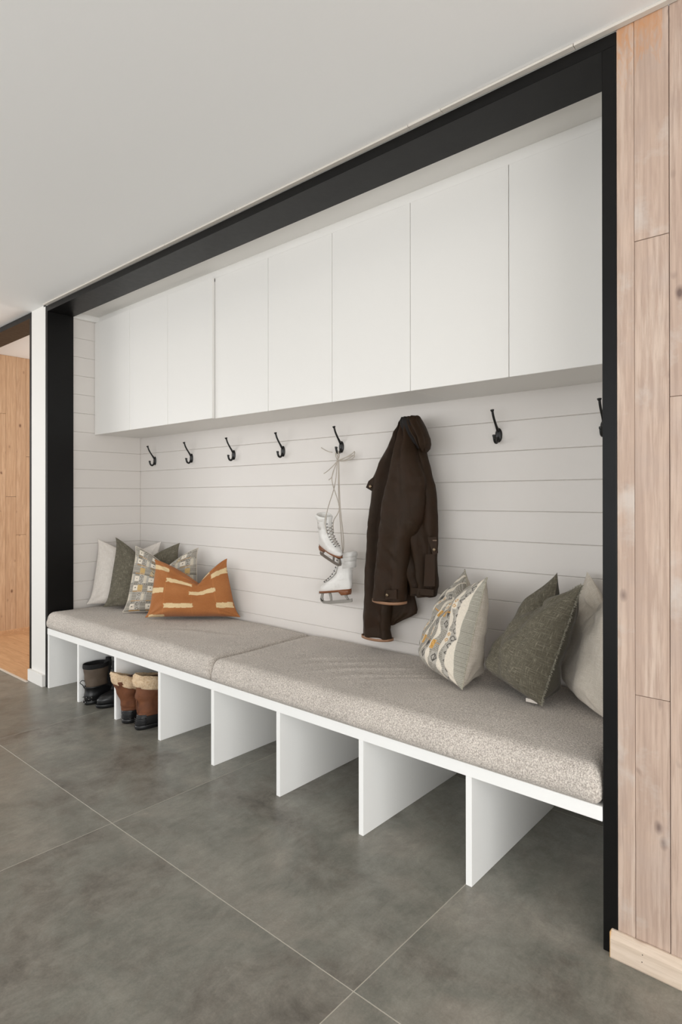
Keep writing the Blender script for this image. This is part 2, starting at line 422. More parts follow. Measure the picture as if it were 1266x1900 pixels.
# ------------------------------------------------------------------ bench
bench = thing('shoe_bench', 'long white bench with open shoe compartments under the grey cushions', 'bench', (0, 0, 0))
box('seat_board', -4.041, XR-.0025, F-.001, YB-.001, .348, .388, M_bench, bench, .0012)
box('side_panel', -4.0405, -4.021, F+.001, YB-.001, 0, .3475, M_bench, bench, .0008)
for k in range(7):
    x = -3.6285+.4424*k
    box('divider', x, x+.0215, F+.0005, YB-.016, .0, .3475, M_bench, bench, .0009)
box('back_board', -4.02, XR-.003, YB-.015, YB-.0012, .026, .3475, M_bench, bench, .0008)

# ------------------------------------------------------------------ seat cushions
def cushion(name, x0, x1, y0, y1, z0, z1, label, seed, bulge_left=0, folds=()):
    cx0, cy0 = (x0+x1)/2, (y0+y1)/2
    c = thing(name, label, 'cushion', (cx0, cy0, z0), group=None)
    nx = int((x1-x0)/.012); ny = int((y1-y0)/.014)
    hx, hy, H_ = (x1-x0)/2, (y1-y0)/2, z1-z0
    R_ = .042
    def prof(d, inset_lo, inset_hi): return d
    vs = []; fs = []; idx = {}
    # parameter square mapped to the top; then rings down the sides to the bottom
    def edge_pt(a): return a
    def top(px, py):
        dx = hx-abs(px); dy = hy-abs(py); d = min(dx, dy)
        e = min(1, dx/R_)if dx < R_ else 1; f = min(1, dy/R_) if dy < R_ else 1
        drop = R_*((1-math.sqrt(max(0, 1-(1-e)**2)))+(1-math.sqrt(max(0, 1-(1-f)**2))))
        crown = .006*(1-(px/hx)**6)*(1-(py/hy)**4)
        n_ = noise.noise(Vector((px*2.3+seed, py*3.1, 0)))*.005+noise.noise(Vector((px*9+seed, py*9, 3)))*.0012
        z = H_-.008-drop+crown+n_
        for (fx, fy, ang, ln, amp, wd) in folds:
            ux, uy = math.cos(ang), math.sin(ang); qx, qy = px-fx, py-fy
            al = qx*ux+qy*uy; ac = -qx*uy+qy*ux+.03*math.sin(al*9)
            z += amp*math.exp(-(ac/wd)**2)*math.exp(-(al/ln)**4) - .6*amp*math.exp(-((ac-wd*1.8)/wd)**2)*math.exp(-(al/ln)**4)
        return z
    def side_bulge(zf): return .010*math.sin(math.pi*min(1, max(0, zf)))
    # warp coordinates denser near the edges
    def warp(i, n, h):
        u = -1+2*i/n
        return h*(u*(1.0)+.0) if n > 60 else h*math.sin(u*math.pi/2)*.5+h*u*.5
    xsr = [-hx+d for d in (0, .004, .010, .018, .028)]+[-hx+.036+(2*hx-.072)*i/nx for i in range(nx+1)]+[hx-d for d in (.028, .018, .010, .004, 0)]
    ysr = [-hy+d for d in (0, .004, .010, .018, .028)]+[-hy+.036+(2*hy-.072)*i/ny for i in range(ny+1)]+[hy-d for d in (.028, .018, .010, .004, 0)]
    NX, NY = len(xsr), len(ysr)
    for j, py in enumerate(ysr):
        for i, px in enumerate(xsr):
            z = top(px, py)
            # round the plan corners
            ddx, ddy = hx-abs(px), hy-abs(py); cr = .03
            qx, qy = px, py
            if ddx < cr and ddy < cr:
                vx, vy = cr-ddx, cr-ddy; L_ = max(vx, vy); d_ = math.hypot(vx, vy)
                if d_ > 0:
                    s_ = L_/d_; qx = math.copysign(hx-cr+vx*s_, px); qy = math.copysign(hy-cr+vy*s_, py)
            vs.append((qx, qy, max(z, .3*H_)))
    for j in range(NY-1):
        for i in range(NX-1): fs.append((j*NX+i, j*NX+i+1, (j+1)*NX+i+1, (j+1)*NX+i))
    ring = [i for i in range(NX)]+[j*NX+NX-1 for j in range(1, NY)]+[(NY-1)*NX+i for i in range(NX-2, -1, -1)]+[j*NX for j in range(NY-2, 0, -1)]
    prev = ring
    basez = [vs[i][2] for i in ring]
    for fz, out in ((.8, .004), (.55, .007), (.3, .004), (.14, -.004), (.03, -.014), (0, -.03)):
        cur = []
        for q, ri in enumerate(ring):
            x_, y_, _z = vs[ri]; kx = max(-(hx-.03), min(hx-.03, x_)); ky = max(-(hy-.03), min(hy-.03, y_))
            nn = Vector((x_-kx, y_-ky, 0)); nn = nn.normalized() if nn.length > 1e-6 else Vector((0, -1, 0))
            wob = noise.noise(Vector((x_*6+seed, y_*6, fz*3)))*.003
            o_ = out+wob
            X_ = x_+nn.x*min(o_, .002); Y_ = y_+nn.y*(o_ if nn.y < 0 else min(o_, 0))
            if bulge_left and x_ < -hx+.05 and y_ < -hy+.012: X_ -= bulge_left*math.sin(math.pi*min(1, fz+.15))
            cur.append(len(vs)); vs.append((X_, Y_, basez[q]*fz))
        for q in range(len(ring)):
            q2 = (q+1) % len(ring); fs.append((prev[q2], prev[q], cur[q], cur[q2]))
        prev = cur
    fs.append(tuple(prev))
    body = pyobj('cover', vs, fs, M_cushion, c)
    return c
cushion('bench_cushion', -4.040, -2.296, 1.708, 2.395, .3885, .503, 'longer pale grey bench cushion on the left, under four throw pillows', 1.3, .0,
        folds=[(.45, -.05, .5, .3, .0035, .03)])
cushion('bench_cushion', -2.290, -.556, 1.704, 2.395, .3885, .503, 'grey bench cushion on the right, creased near its middle', 8.1,
        folds=[(-.42, .02, .95, .20, .007, .014), (-.31, .0, .95, .24, .008, .014), (-.20, -.02, .95, .22, .008, .015), (-.08, -.04, .9, .22, .006, .016), (.05, 0, .9, .2, .004, .018)])

# ------------------------------------------------------------------ left pier, doorway, passage
pier = struct(box('wall_front', -4.290, -4.0745, F, 2.9, 0, 2.53, M_wall))
struct(box('trim_5', -4.10, -4.0745, F, F+.02, 2.4940, CZ, M_wall))
struct(box('baseboard_front', -4.305, -4.0775, F-.020, F-.0005, .0, .078, M_wall, None, .001))
hall = holder('wall_hall')
yy = 1.79; k = 0
while yy < 4.2:
    wd = .0865
    cuts = [0.0, [.9, 1.62, .55, 2.0, 1.25][k % 5], 2.53]
    for a, b in zip(cuts[:-1], cuts[1:]):
        board('timber_plank', -5.91-random.uniform(0, .002), -5.885, yy+.0006, yy+wd-.0006, a+.001, b-.001, M_pine_warm, hall, .001)
    yy += wd; k += 1
struct(box('baseboard_hall', -5.884, -5.87, 1.70, 4.2, 0, .045, M_oak, None, .001))
struct(box('wall_hall_outer', -6.95, -5.915, 1.90, 4.3, 0, 2.53, M_wall))
struct(box('wall_hall_end', -6.95, -4.0, 4.2, 4.3, 0, 2.53, M_wall))
struct(box('wall_front_far', -7.0, -6.625, F, 1.89, 0, CZ, M_wall))

# ------------------------------------------------------------------ right wall of whitewashed boards
wr = holder('wall_timber')
box('backing', -.5125, 2.6, F+.026, F+.12, 0, CZ, M_dark, wr)
cols = [(-.5128, -.4694, []), (-.4685, -.3862, [.712, 1.912]), (-.3845, -.262, [1.492])]
x = -.2605; k = 0
while x < 2.55:
    wd = [.135, .09, .12, .14, .1][k % 5]; cols.append((x, min(x+wd-.0015, 2.58), [[.8, 1.9], [1.3], [.5, 1.7], [2.0], [1.1]][k % 5])); x += wd; k += 1
for a, b, cuts in cols:
    zs = [.002]+cuts+[CZ-.003]
    for z0, z1 in zip(zs[:-1], zs[1:]):
        board('board', a, b, F+random.uniform(-.0005, .0015), F+.025, z0+.0006, z1-.0006, M_pine, wr, .0009)
bbr = holder('baseboard_right')
bm = bmesh.new()
prof = [(F-.0008, 0), (F-.0165, 0), (F-.0185, .004), (F-.0185, .052), (F-.014, .060), (F-.0115, .0665), (F-.006, .0705), (F-.0008, .0705)]
va = [bm.verts.new((-.527, a, b)) for a, b in prof]; vb = [bm.verts.new((2.58, a, b)) for a, b in prof]
bm.faces.new(va); bm.faces.new(vb[::-1])
for i in range(len(prof)): bm.faces.new((va[i], vb[i], vb[(i+1) % len(prof)], va[(i+1) % len(prof)]))
bmesh.ops.recalc_face_normals(bm, faces=bm.faces[:])
obj('skirting', bm, M_pine_trim, bbr)
bm = bmesh.new(); add_box(bm, -.5290, -.5270, F-.0175, F-.001, .001, .069, .0004); obj('raw_end', bm, M_endgrain, bbr)['label'] = 'raw honey-coloured cut end'
for zx, zz in ((-.448, .028), (-.447, .047)):
    vs, fs = tube_data([(zx, F-.0192, zz), (zx, F-.0165, zz)], .0012, 8); pyobj('nail_head', vs, fs, M_dark, bbr)

# ------------------------------------------------------------------ rest of the room (behind and beside the camera)
rb = holder('wall_rear')
for nm, a in dict(sill_wall=(-7, 2.6, 0, .35), head_wall=(-7, 2.6, 2.35, CZ)).items():
    box(nm, a[0], a[1], -3.2, -3.05, a[2], a[3], M_wall, rb)
box('end_wall', -7, -5.7, -3.2, -3.05, .35, 2.35, M_wall, rb); box('end_wall', .5, 2.6, -3.2, -3.05, .35, 2.35, M_wall, rb)
struct(box('wall_room_right', 2.6, 2.7, -3.2, F+.1, 0, CZ, M_wall))
struct(box('wall_room_left', -7.1, -7.0, -3.2, 4.3, 0, 2.53, M_wall))

# ------------------------------------------------------------------ coat hooks
def hook_thing(label):
    h = thing('coat_hook', label, 'hook', group='black iron coat hooks in a row on the shiplap')
    # oval back plate, domed
    bm = bmesh.new(); bmesh.ops.create_uvsphere(bm, u_segments=20, v_segments=10, radius=1)
    for v_ in bm.verts: v_.co = Vector((v_.co.x*.0165, min(0, v_.co.y*.010)-.0005 if v_.co.y < 0 else -.0003, v_.co.z*.031))
    obj('back_plate', bm, M_hook, h, True)
    up = spline([(0, -.008, .018), (0, -.019, .032), (0, -.036, .054), (0, -.050, .076), (0, -.058, .096)], 5)
    rr = [.0070-.0020*min(1, i/8) for i in range(len(up))]
    d1 = tube_data(up, rr, 10)
    kn = tube_data([(0, -.0575, .092), (0, -.0590, .097), (0, -.0605, .101), (0, -.0610, .1035), (0, -.0613, .1045)], [.0034, .0065, .0085, .0080, .004], 14)
    vs, fs = merge(d1, kn); pyobj('upper_arm', vs, fs, M_hook, h)
    lo = spline([(0, -.008, -.010), (0, -.012, -.024), (0, -.022, -.033), (0, -.034, -.030), (0, -.041, -.018), (0, -.043, -.006), (0, -.0425, -.001)], 5)
    n_ = len(lo); rr = [.0060+(.0016 if i > n_-8 else 0) for i in range(n_)]; rr[-1] = .0045
    vs, fs = tube_data(lo, rr, 10); pyobj('lower_prong', vs, fs, M_hook, h)
    for zz in (.014, -.014):
        vs, fs = tube_data([(0, -.0085, zz), (0, -.0105, zz)], .003, 8); pyobj('screw', vs, fs, M_hook, h)
    return h
def copy_tree(o):
    c = o.copy(); COL.objects.link(c)
    for ch in o.children:
        d = copy_tree(ch); d.parent = c
    return c
HX = [(-3.864, 'black iron coat hook nearest the left corner'),
      (-3.420, 'black iron coat hook, second from the left corner'),
      (-2.977, 'black iron coat hook, third from the left corner'),
      (-2.533, 'empty black coat hook just left of the one holding the ice skates'),
      (-2.089, 'black coat hook from which the white ice skates hang'),
      (-1.196, 'empty black coat hook alone to the right of the brown jacket'),
      (-.760, 'black coat hook half hidden by the black post at right')]
h0 = hook_thing(HX[0][1])
for i, (hx_, lb) in enumerate(HX):
    h = h0 if i == 0 else copy_tree(h0)
    h.location = (hx_, YB-.0003, 1.502); h['label'] = lb
HKX = -1.632
hj = copy_tree(h0); hj.location = (HKX, YB-.0003, 1.502); hj['label'] = 'black coat hook covered by the brown jacket hanging on it'

# ------------------------------------------------------------------ throw pillows
def lerp(a, b, t): return a+(b-a)*t
def pillow(name, label, corners, thick, m_front, m_back=None, chop=(0, .0, .2), pattern=None, n=72, bow=.05, seed=0, wr_=.004,
           sag=.0, back_thick=None, piping=None, ear=.75, heavy=.20, seams=0):
    """corners BL, BR, TL, TR in world; front = right x up"""
    BL, BR, TL, TR = [Vector(c) for c in corners]
    cen = (BL+BR+TL+TR)/4
    xax = ((BR-BL)+(TR-TL)).normalized(); yax = ((TL-BL)+(TR-BR)).normalized(); nrm = xax.cross(yax).normalized()
    org = (BL+BR)/2
    c = thing(name, label, 'pillow', org)
    bt = back_thick if back_thick else thick
    cp, cd, cw = chop
    W = ((BR-BL).length+(TR-TL).length)/2; Hh = ((TL-BL).length+(TR-BR).length)/2
    def P(s, t, side):
        # s,t in [-1,1]
        S = s*.5+.5; T = t*.5+.5
        # edges bow inward between the corners
        p = lerp(lerp(BL, BR, S), lerp(TL, TR, S), T)
        sb, tb_ = 1-abs(t)**5, 1-abs(s)**4
        p = p - xax*(s*bow*W*.5*sb*(1.25-.25*t)) - yax*(t*bow*Hh*(.5 if t > 0 else .2)*tb_)
        # chop dent in the top edge
        wd_ = (1+cp) if s < cp else (1-cp)
        g = (1-math.sqrt((abs(s-cp)/wd_)**2*.985+.0003)) if cd else 0
        g = max(0, g)**1.55
        tt = max(0, T)
        p = p - yax*(cd*g*tt**2.2)
        prof = (max(0, 1-s**4)**.55)*(max(0, 1-(t**4 if t > 0 else t**8))**.55)
        # flatten towards the corners -> ears
        cor = (s*s*t*t)
        prof *= (1-ear*cor**1.5)
        cr = 1-.50*math.exp(-((s-cp)/(cw*.6))**2)*max(0, t)**1.5*(1 if cd else 0)
        # seat heavier at the bottom
        prof *= (1-heavy*t)
        th = (thick if side > 0 else bt)*.5*prof*cr
        wv = noise.noise(Vector((s*2.2+seed, t*2.2, side*3)))*.30*thick*.5*prof
        # radial wrinkles from the corners
        a1 = 0
        for sx, ty in ((-1, 1), (1, 1), (-1, -1), (1, -1)):
            dx, dy = s-sx, t-ty; d = math.hypot(dx, dy)
            if d < 1.1:
                an = math.atan2(dy, dx); a1 += math.sin(an*11+seed*3+sx)*math.exp(-((d-.35)/.3)**2)
        if cd:
            dx, dy = s-cp, t-.75; d = math.hypot(dx, dy); an = math.atan2(dy, dx); a1 += 1.3*math.sin(an*7+seed)*math.exp(-((d-.3)/.25)**2)
        wr2 = a1*wr_*min(1, prof*1.5)+noise.noise(Vector((s*9+seed, t*9, side)))*wr_*.5*prof
        p = p + nrm*(side*(th+wv+wr2))
        if p.z < .4985 and False: p.z = .4985
        return p
    N = n
    # denser near edges
    def wp(i): u = -1+2*i/N; return .65*u+.35*math.sin(u*math.pi/2)
    us = [wp(i) for i in range(N+1)]; us[0] = -1; us[-1] = 1
    for side, nm, mt in ((1, 'front_cover', m_front), (-1, 'back_cover', m_back or m_front)):
        vs = [P(s, t, side)-org for t in us for s in us]
        zl = .5035-org.z
        for v_ in vs:
            if v_.z < zl: v_.z = zl-.002*0
        W1 = N+1
        fs = [(j*W1+i, j*W1+i+1, (j+1)*W1+i+1, (j+1)*W1+i) if side > 0 else (j*W1+i, (j+1)*W1+i, (j+1)*W1+i+1, j*W1+i+1) for j in range(N) for i in range(N)]
        o = pyobj(nm, vs, fs, mt, c)
        me = o.data; uv = me.uv_layers.new(name='UVMap')
        lv = [l_.vertex_index for l_ in me.loops]
        flat = []
        for vi in lv:
            j, i = divmod(vi, W1); flat += [us[i]*.5+.5, us[j]*.5+.5]
        uv.data.foreach_set('uv', flat)
        if pattern and side > 0:
            at = me.color_attributes.new('pattern', 'FLOAT_COLOR', 'POINT'); cols_ = []
            for j in range(W1):
                for i in range(W1): cols_ += list(pattern(us[i]*.5+.5, us[j]*.5+.5))
            at.data.foreach_set('color', cols_)
    if piping:
        pm, pr = piping
        loop = [P(s, -1, 0) for s in us[::3]]+[P(1, t, 0) for t in us[::3]]+[P(s, 1, 0) for s in us[::-3]]+[P(-1, t, 0) for t in us[::-3]]
        loop = [Vector(q)-org for q in loop]
        cl = []
        for q in loop:
            q.z = max(q.z, .5040-org.z)
            if not cl or (q-cl[-1]).length > .002: cl.append(q)
        vs, fs = tube_data(cl, pr, 6); pyobj('piping', vs, fs, pm, c)
    return c, P, org, us

def in_rect(s, t, s0, s1, t0, t1, tilt=0, seed=0):
    tt = t-tilt*(s-s0)
    e = noise.noise(Vector((s*60+seed, t*25, seed)))*.014; e2 = noise.noise(Vector((t*60, s*20, seed)))*.012
    return s0+e < s < s1+e and t0+e2 < tt < t1+e2
ORG = s2l((176, 116, 70)); ORG2 = s2l((160, 100, 56)); CRM = s2l((222, 196, 152))
def pat_orange(s, t):
    for k, (a, b, c_, d, ti) in enumerate(((.0, .22, .83, .91, 0), (.20, .54, .63, .71, 0), (.80, 1.0, .72, .82, .12), (.66, .77, .86, .91, .3), (.0, .17, .40, .49, .08),
                            (.50, .83, .40, .485, .10), (.20, .535, .145, .225, 0), (.81, .99, .14, .23, .1), (.03, .22, .0, .035, 0))):
        if in_rect(s, t, a, b, c_, d, ti, k): return CRM
    f = .5+.5*noise.noise(Vector((s*5, t*5, 1))); base = tuple(lerp(ORG[i], ORG2[i], f) for i in range(3))
    if abs(s-.195) < .006 or abs(s-.525) < .006 or abs(s-.815) < .005: base = tuple(x*1.12 for x in base)
    return base+(1,)
GR = s2l((142, 136, 125)); GR2 = s2l((114, 108, 98)); CR2 = s2l((224, 214, 198)); OC = s2l((196, 146, 74)); DK = s2l((78, 74, 70)); LG = s2l((176, 170, 160))
def diamond(u, v): return abs(u-.5)*2+abs(v-.5)*2
def pat_kilim(s, t):
    """columns of grey hatching, cream strips, diamonds and ochre blocks; hatched border and scallops at the right edge"""
    h = (math.sin(t*420) > 0)
    if s > .962: return (s2l((150, 146, 134)) if h else s2l((176, 171, 158)))
    if s > .88:
        sc = .80+.085*abs(math.sin((t*2.2+.12)*math.pi))
        ph = (t*2.2+.12) % 1
        if s > .958-.055*math.sin(ph*math.pi)**.7: return CR2
        u = (s-.88)/.08; v = (t*14) % 1
        return DK if .55 < diamond(u, v) < .85 else LG
    c = int(s*13/.88); u = (s*13/.88) % 1; row = int(t*9); v = (t*9) % 1
    r = (c*7+row*5+c*row) % 11
    if c % 2 == 0:
        if row in (2, 5) and c % 4 == 2 and .15 < u < .9 and .1 < v < .9: return OC if (int(u*5)+int(v*7)) % 3 else s2l((220, 176, 110))
        if row in (3, 6) and c % 4 == 0:
            d = diamond(u, v*2 % 1); return OC if .4 < d < .75 else CR2
        wav = .5+.28*math.sin(t*26+c); return CR2 if u < wav-.02 else (GR if math.sin(t*380) > 0 else LG)
    d = diamond(u, v)
    if row in (1, 4, 7): return DK if .5 < d < .8 or (u*9 % 1 < .3 and d < .5) else LG
    if abs(t-.62) < .006 or abs(t-.30) < .006: return OC
    if r == 3 and d < .8: return DK
    return GR if (math.sin(t*380+s*40) > 0) else LG
def pat_check(s, t):
    c = int(s*13); u = (s*13) % 1; row = int(t*7); v = (t*7) % 1
    if abs(v-.08) < .03: return OC if (c % 3) else GR2
    if abs(v-.92) < .02: return DK if (int(s*60) % 2) else LG
    if c % 3 == 1 and row % 3 != 1:
        if .22 < v < .78: return CR2 if not (abs(u-.5) < .12 and abs(v-.5) < .05) else DK
        return GR
    if c % 3 == 0 and row % 2: return s2l((206, 196, 178)) if u < .55 else LG
    if c in (4, 9) and diamond(u, (t*4) % 1) < .8 and row > 2:
        return s2l((206, 186, 150)) if int(s*80+t*80) % 4 else DK
    if c % 3 == 2:
        if row in (2, 4) and .2 < v < .8: return s2l((196, 164, 110))
        d = diamond(u, (v*2) % 1); return GR2 if .5 < d < .8 else LG
    return (s2l((126, 121, 112)) if math.sin(t*300) > .2 else s2l((172, 165, 153)))

pillow('throw_pillow', 'white linen throw pillow furthest back in the left corner',
       [(-4.025, 1.972, .512), (-3.60, 2.30, .512), (-4.042, 2.060, .952), (-3.745, 2.372, .930)], .07, M_white_linen, None, (.05, .09, .35), seed=2, wr_=.004, bow=.08)
pillow('throw_pillow', 'small olive linen pillow between the white and the chequered pillow on the left',
       [(-3.835, 1.990, .512), (-3.40, 2.335, .512), (-3.885, 2.108, .968), (-3.515, 2.372, .932)], .105, M_green, None, (-.05, .13, .35), seed=5, bow=.08, back_thick=.06)
pillow('throw_pillow', 'grey and cream chequered pillow behind the rust lumbar pillow',
       [(-3.570, 1.985, .512), (-3.20, 2.315, .512), (-3.612, 2.100, .922), (-3.280, 2.352, .912)], .12, M_pattern, M_white_linen, (.05, .12, .3), pattern=pat_check, n=130, seed=9, bow=.065, piping=(M_beige_linen, .003))
pillow('lumbar_pillow', 'rust orange lumbar pillow with cream dashes',
       [(-3.310, 1.985, .512), (-2.878, 2.372, .512), (-3.352, 2.078, .855), (-2.992, 2.360, .862)], .14, M_pattern, M_beige_back, (.22, .145, .22), pattern=pat_orange, n=150, seed=4, bow=.065, wr_=.004)
pillow('throw_pillow', 'cream and ochre embroidered pillow beside the brown jacket',
       [(-1.475, 2.285, .512), (-1.157, 2.020, .512), (-1.325, 2.335, .925), (-1.099, 2.108, .930)], .20, M_pattern, M_beige_back, (-.1, .09, .35), pattern=pat_kilim, n=170, seed=3, heavy=.32, bow=.05, back_thick=.17, piping=(M_fray, .0022))
gp = pillow('throw_pillow', 'large olive linen pillow with a frayed edge, right end of the bench',
       [(-1.140, 2.240, .535), (-.862, 2.040, .512), (-.905, 2.300, .948), (-.735, 2.080, .934)], .20, M_green, M_green_back, (-.15, .11, .3), n=90, seed=6, heavy=.38, bow=.04, back_thick=.13)
pillow('throw_pillow', 'beige linen pillow at the far right, partly behind the black post',
       [(-.885, 2.345, .512), (-.640, 2.040, .512), (-.815, 2.362, .952), (-.585, 2.120, .95)], .11, M_beige_linen, None, (0, .09, .3), seed=12, bow=.03, back_thick=.08)
# frayed fringe and care tag of the big olive pillow
c_, P_, org_, us_ = gp
vs = []; fs = []
rnd = random.Random(3)
for k in range(1500):
    if k < 1050: s, t_, out = 1, rnd.uniform(-1, 1), (1, 0)
    else: s, t_, out = rnd.uniform(-.1, 1), 1, (0, 1)
    p = P_(s, t_, 0)-org_
    if p.z < -.008: continue
    q = P_(s*.96 if out[0] else s, t_*.96 if out[1] else t_, 0)-org_
    d = (p-q).normalized(); L_ = rnd.uniform(.006, .014); jit = Vector((rnd.uniform(-1, 1), rnd.uniform(-1, 1), rnd.uniform(-1, 1)))*.6
    b_ = p-d*.003; e_ = p+(d+jit).normalized()*L_; sd = d.cross(Vector((rnd.uniform(-1, 1), .5, rnd.uniform(-1, 1)))).normalized()*.0010
    m_ = (b_+e_)/2+Vector((rnd.uniform(-1, 1), rnd.uniform(-1, 1), rnd.uniform(-1, 1)))*.0015
    i = len(vs); vs += [b_-sd, b_+sd, m_+sd, m_-sd, e_]; fs += [(i, i+1, i+2, i+3), (i+3, i+2, i+4)]
fr = pyobj('fringe', vs, fs, M_fray, c_, False); fr['kind'] = 'stuff'
p = P_(.72, -1, 0)-org_
box('care_tag', p.x-.02, p.x+.022, p.y-.018, p.y-.014, -.011, .001, M_white_linen, c_)

# ------------------------------------------------------------------ jacket
jk = thing('jacket', 'dark brown waxed jacket hanging from a hook by its collar', 'jacket', (-1.632, 2.33, 1.6))
JO = Vector(jk.location)
def loft(name, rows, m, n=44, amp=.10, freq=5, seed=0, fold=.006, cap=True, sub=8, expo=2.4, back=2.385):
    R2 = interp_rows(rows, sub); vs = []; fs = []
    for ri, (z, xl, xr, yc, dy) in enumerate(R2):
        cx_, hw = (xl+xr)/2, max((xr-xl)/2, .002)
        for k in range(n):
            th = 2*math.pi*k/n; ct, st = math.cos(th), math.sin(th)
            e = 2/expo
            px = math.copysign(abs(ct)**e, ct); py = math.copysign(abs(st)**e, st)
            x_ = cx_+px*hw; y_ = yc+py*dy
            # soft vertical folds, strongest on the front, none at the silhouette
            u = px*freq+seed+.9*noise.noise(Vector((z*2.1, seed, 0)))
            f = math.sin(u*1.7+.8*math.sin(z*4+seed))*.6+noise.noise(Vector((x_*16+seed, z*3.2, 0)))*1.2+noise.noise(Vector((x_*34+z*16, z*15, seed)))*.45
            y_ += 2.1*fold*f*(1-px*px)**.5
            x_ += .0022*noise.noise(Vector((z*14+seed, px, 5)))
            vs.append(Vector((x_, min(y_, back), z))-JO)
    for i in range(len(R2)-1):
        for k in range(n):
            fs.append((i*n+k, (i+1)*n+k, (i+1)*n+(k+1) % n, i*n+(k+1) % n))
    if cap: fs.append(tuple(range(n))); fs.append(tuple(range(len(R2)*n-1, (len(R2)-1)*n-1, -1)))
    return pyobj(name, vs, fs, m, jk)
FAR = [(1.6035, -1.641, -1.61, 2.33, .02), (1.5485, -1.704, -1.605, 2.34, .03), (1.473, -1.739, -1.608, 2.335, .036), (1.398, -1.788, -1.62, 2.335, .038), (1.3345, -1.824, -1.629, 2.335, .040), (1.283, -1.829, -1.639, 2.335, .042), (1.1925, -1.839, -1.657, 2.335, .042), (1.0885, -1.853, -1.682, 2.335, .042), (.9845, -1.861, -1.695, 2.335, .042), (.8795, -1.872, -1.701, 2.335, .042), (.7745, -1.875, -1.708, 2.335, .042), (.6955, -1.882, -1.717, 2.335, .042), (.6425, -1.886, -1.725, 2.335, .042), (.603, -1.887, -1.73, 2.335, .040), (.562, -1.889, -1.718, 2.335, .040)]
NEAR = [(1.6, -1.6, -1.576, 2.28, .02), (1.562, -1.608, -1.557, 2.27, .03), (1.463, -1.631, -1.53, 2.26, .04), (1.3895, -1.645, -1.506, 2.25, .05), (1.3285, -1.666, -1.478, 2.25, .05), (1.2925, -1.679, -1.473, 2.25, .05), (1.2555, -1.688, -1.481, 2.25, .05), (1.195, -1.701, -1.48, 2.25, .05), (1.1415, -1.707, -1.487, 2.25, .05), (1.0845, -1.717, -1.515, 2.25, .05), (1.047, -1.72, -1.538, 2.25, .05), (.997, -1.728, -1.557, 2.25, .05), (.9225, -1.737, -1.568, 2.25, .05), (.8475, -1.744, -1.577, 2.25, .05), (.785, -1.749, -1.581, 2.25, .05), (.7655, -1.75, -1.583, 2.25, .05)]
BODY = [(1.6035, -1.609, -1.573, 2.31, .025), (1.5415, -1.642, -1.543, 2.31, .03), (1.442, -1.664, -1.51, 2.31, .05), (1.3925, -1.673, -1.497, 2.31, .05), (1.3425, -1.673, -1.482, 2.31, .05), (1.293, -1.673, -1.465, 2.31, .05), (1.219, -1.67, -1.455, 2.31, .05), (1.1455, -1.664, -1.45, 2.31, .05), (1.0475, -1.652, -1.448, 2.31, .05), (.9745, -1.634, -1.453, 2.31, .05), (.9015, -1.613, -1.454, 2.31, .05), (.834, -1.601, -1.454, 2.31, .05), (.814, -1.596, -1.461, 2.31, .05), (.792, -1.595, -1.464, 2.31, .05)]
TAIL = [(1.2, -1.74, -1.622, 2.36, .018), (.937, -1.748, -1.622, 2.36, .018), (.835, -1.748, -1.61, 2.36, .018), (.7715, -1.748, -1.603, 2.36, .018), (.7135, -1.748, -1.587, 2.36, .018), (.6955, -1.745, -1.591, 2.36, .018), (.679, -1.745, -1.617, 2.36, .018), (.6525, -1.742, -1.672, 2.36, .018), (.623, -1.739, -1.726, 2.36, .015)]
HOOD = [(1.603, -1.575, -1.522, 2.27, .012), (1.5985, -1.578, -1.516, 2.27, .02), (1.5775, -1.569, -1.508, 2.27, .035), (1.5525, -1.557, -1.494, 2.27, .035), (1.525, -1.54, -1.481, 2.27, .035), (1.4975, -1.522, -1.47, 2.27, .035), (1.473, -1.511, -1.47, 2.27, .035), (1.4535, -1.5, -1.476, 2.27, .03), (1.437, -1.494, -1.484, 2.27, .01)]
loft('back_panel', TAIL, M_jacket, seed=2, fold=.004)
loft('sleeve', FAR, M_jacket, seed=4, fold=.010, freq=3)
loft('front_panel', BODY, M_jacket, seed=9, fold=.012, freq=5)
loft('sleeve', NEAR, M_jacket, seed=1, fold=.011, freq=3)
loft('hood', HOOD, M_jacket, seed=6, fold=.010, freq=4)
# folded dark inside of the hood
loft('collar', [(1.604, -1.617, -1.560, 2.285, .02), (1.585, -1.612, -1.545, 2.27, .03), (1.56, -1.600, -1.532, 2.262, .03), (1.52, -1.580, -1.518, 2.262, .025), (1.48, -1.552, -1.503, 2.265, .02), (1.455, -1.530, -1.498, 2.27, .01)], M_jacket_in, n=32, seed=3, fold=.006)
def cuff(z, xl, xr, yc, dy, hgt=.012, sag=.006):
    n = 40; vs = []; fs = []
    for lv in (0, 1):
        for off in (0, .0025):
            for k in range(n):
                th = 2*math.pi*k/n; px = math.copysign(abs(math.cos(th))**.83, math.cos(th)); py = math.copysign(abs(math.sin(th))**.83, math.sin(th))
                vs.append(Vector(((xl+xr)/2+px*((xr-xl)/2+off), min(yc+py*(dy+off), 2.388), z+lv*hgt-sag*(1-px*px)*.6))-JO)
    for k in range(n):
        k2 = (k+1) % n; fs += [(k+n, k2+n, k2+3*n, k+3*n), (k, k+2*n, k2+2*n, k2), (k, k2, k2+n, k+n), (k+2*n, k+3*n, k2+3*n, k2+2*n)]
    o = pyobj('cuff_trim', vs, fs, M_tan, jk); o['label'] = 'tan leather trim of the cuff'
cuff(.552, -1.890, -1.717, 2.335, .042); cuff(.755, -1.752, -1.582, 2.25, .052)
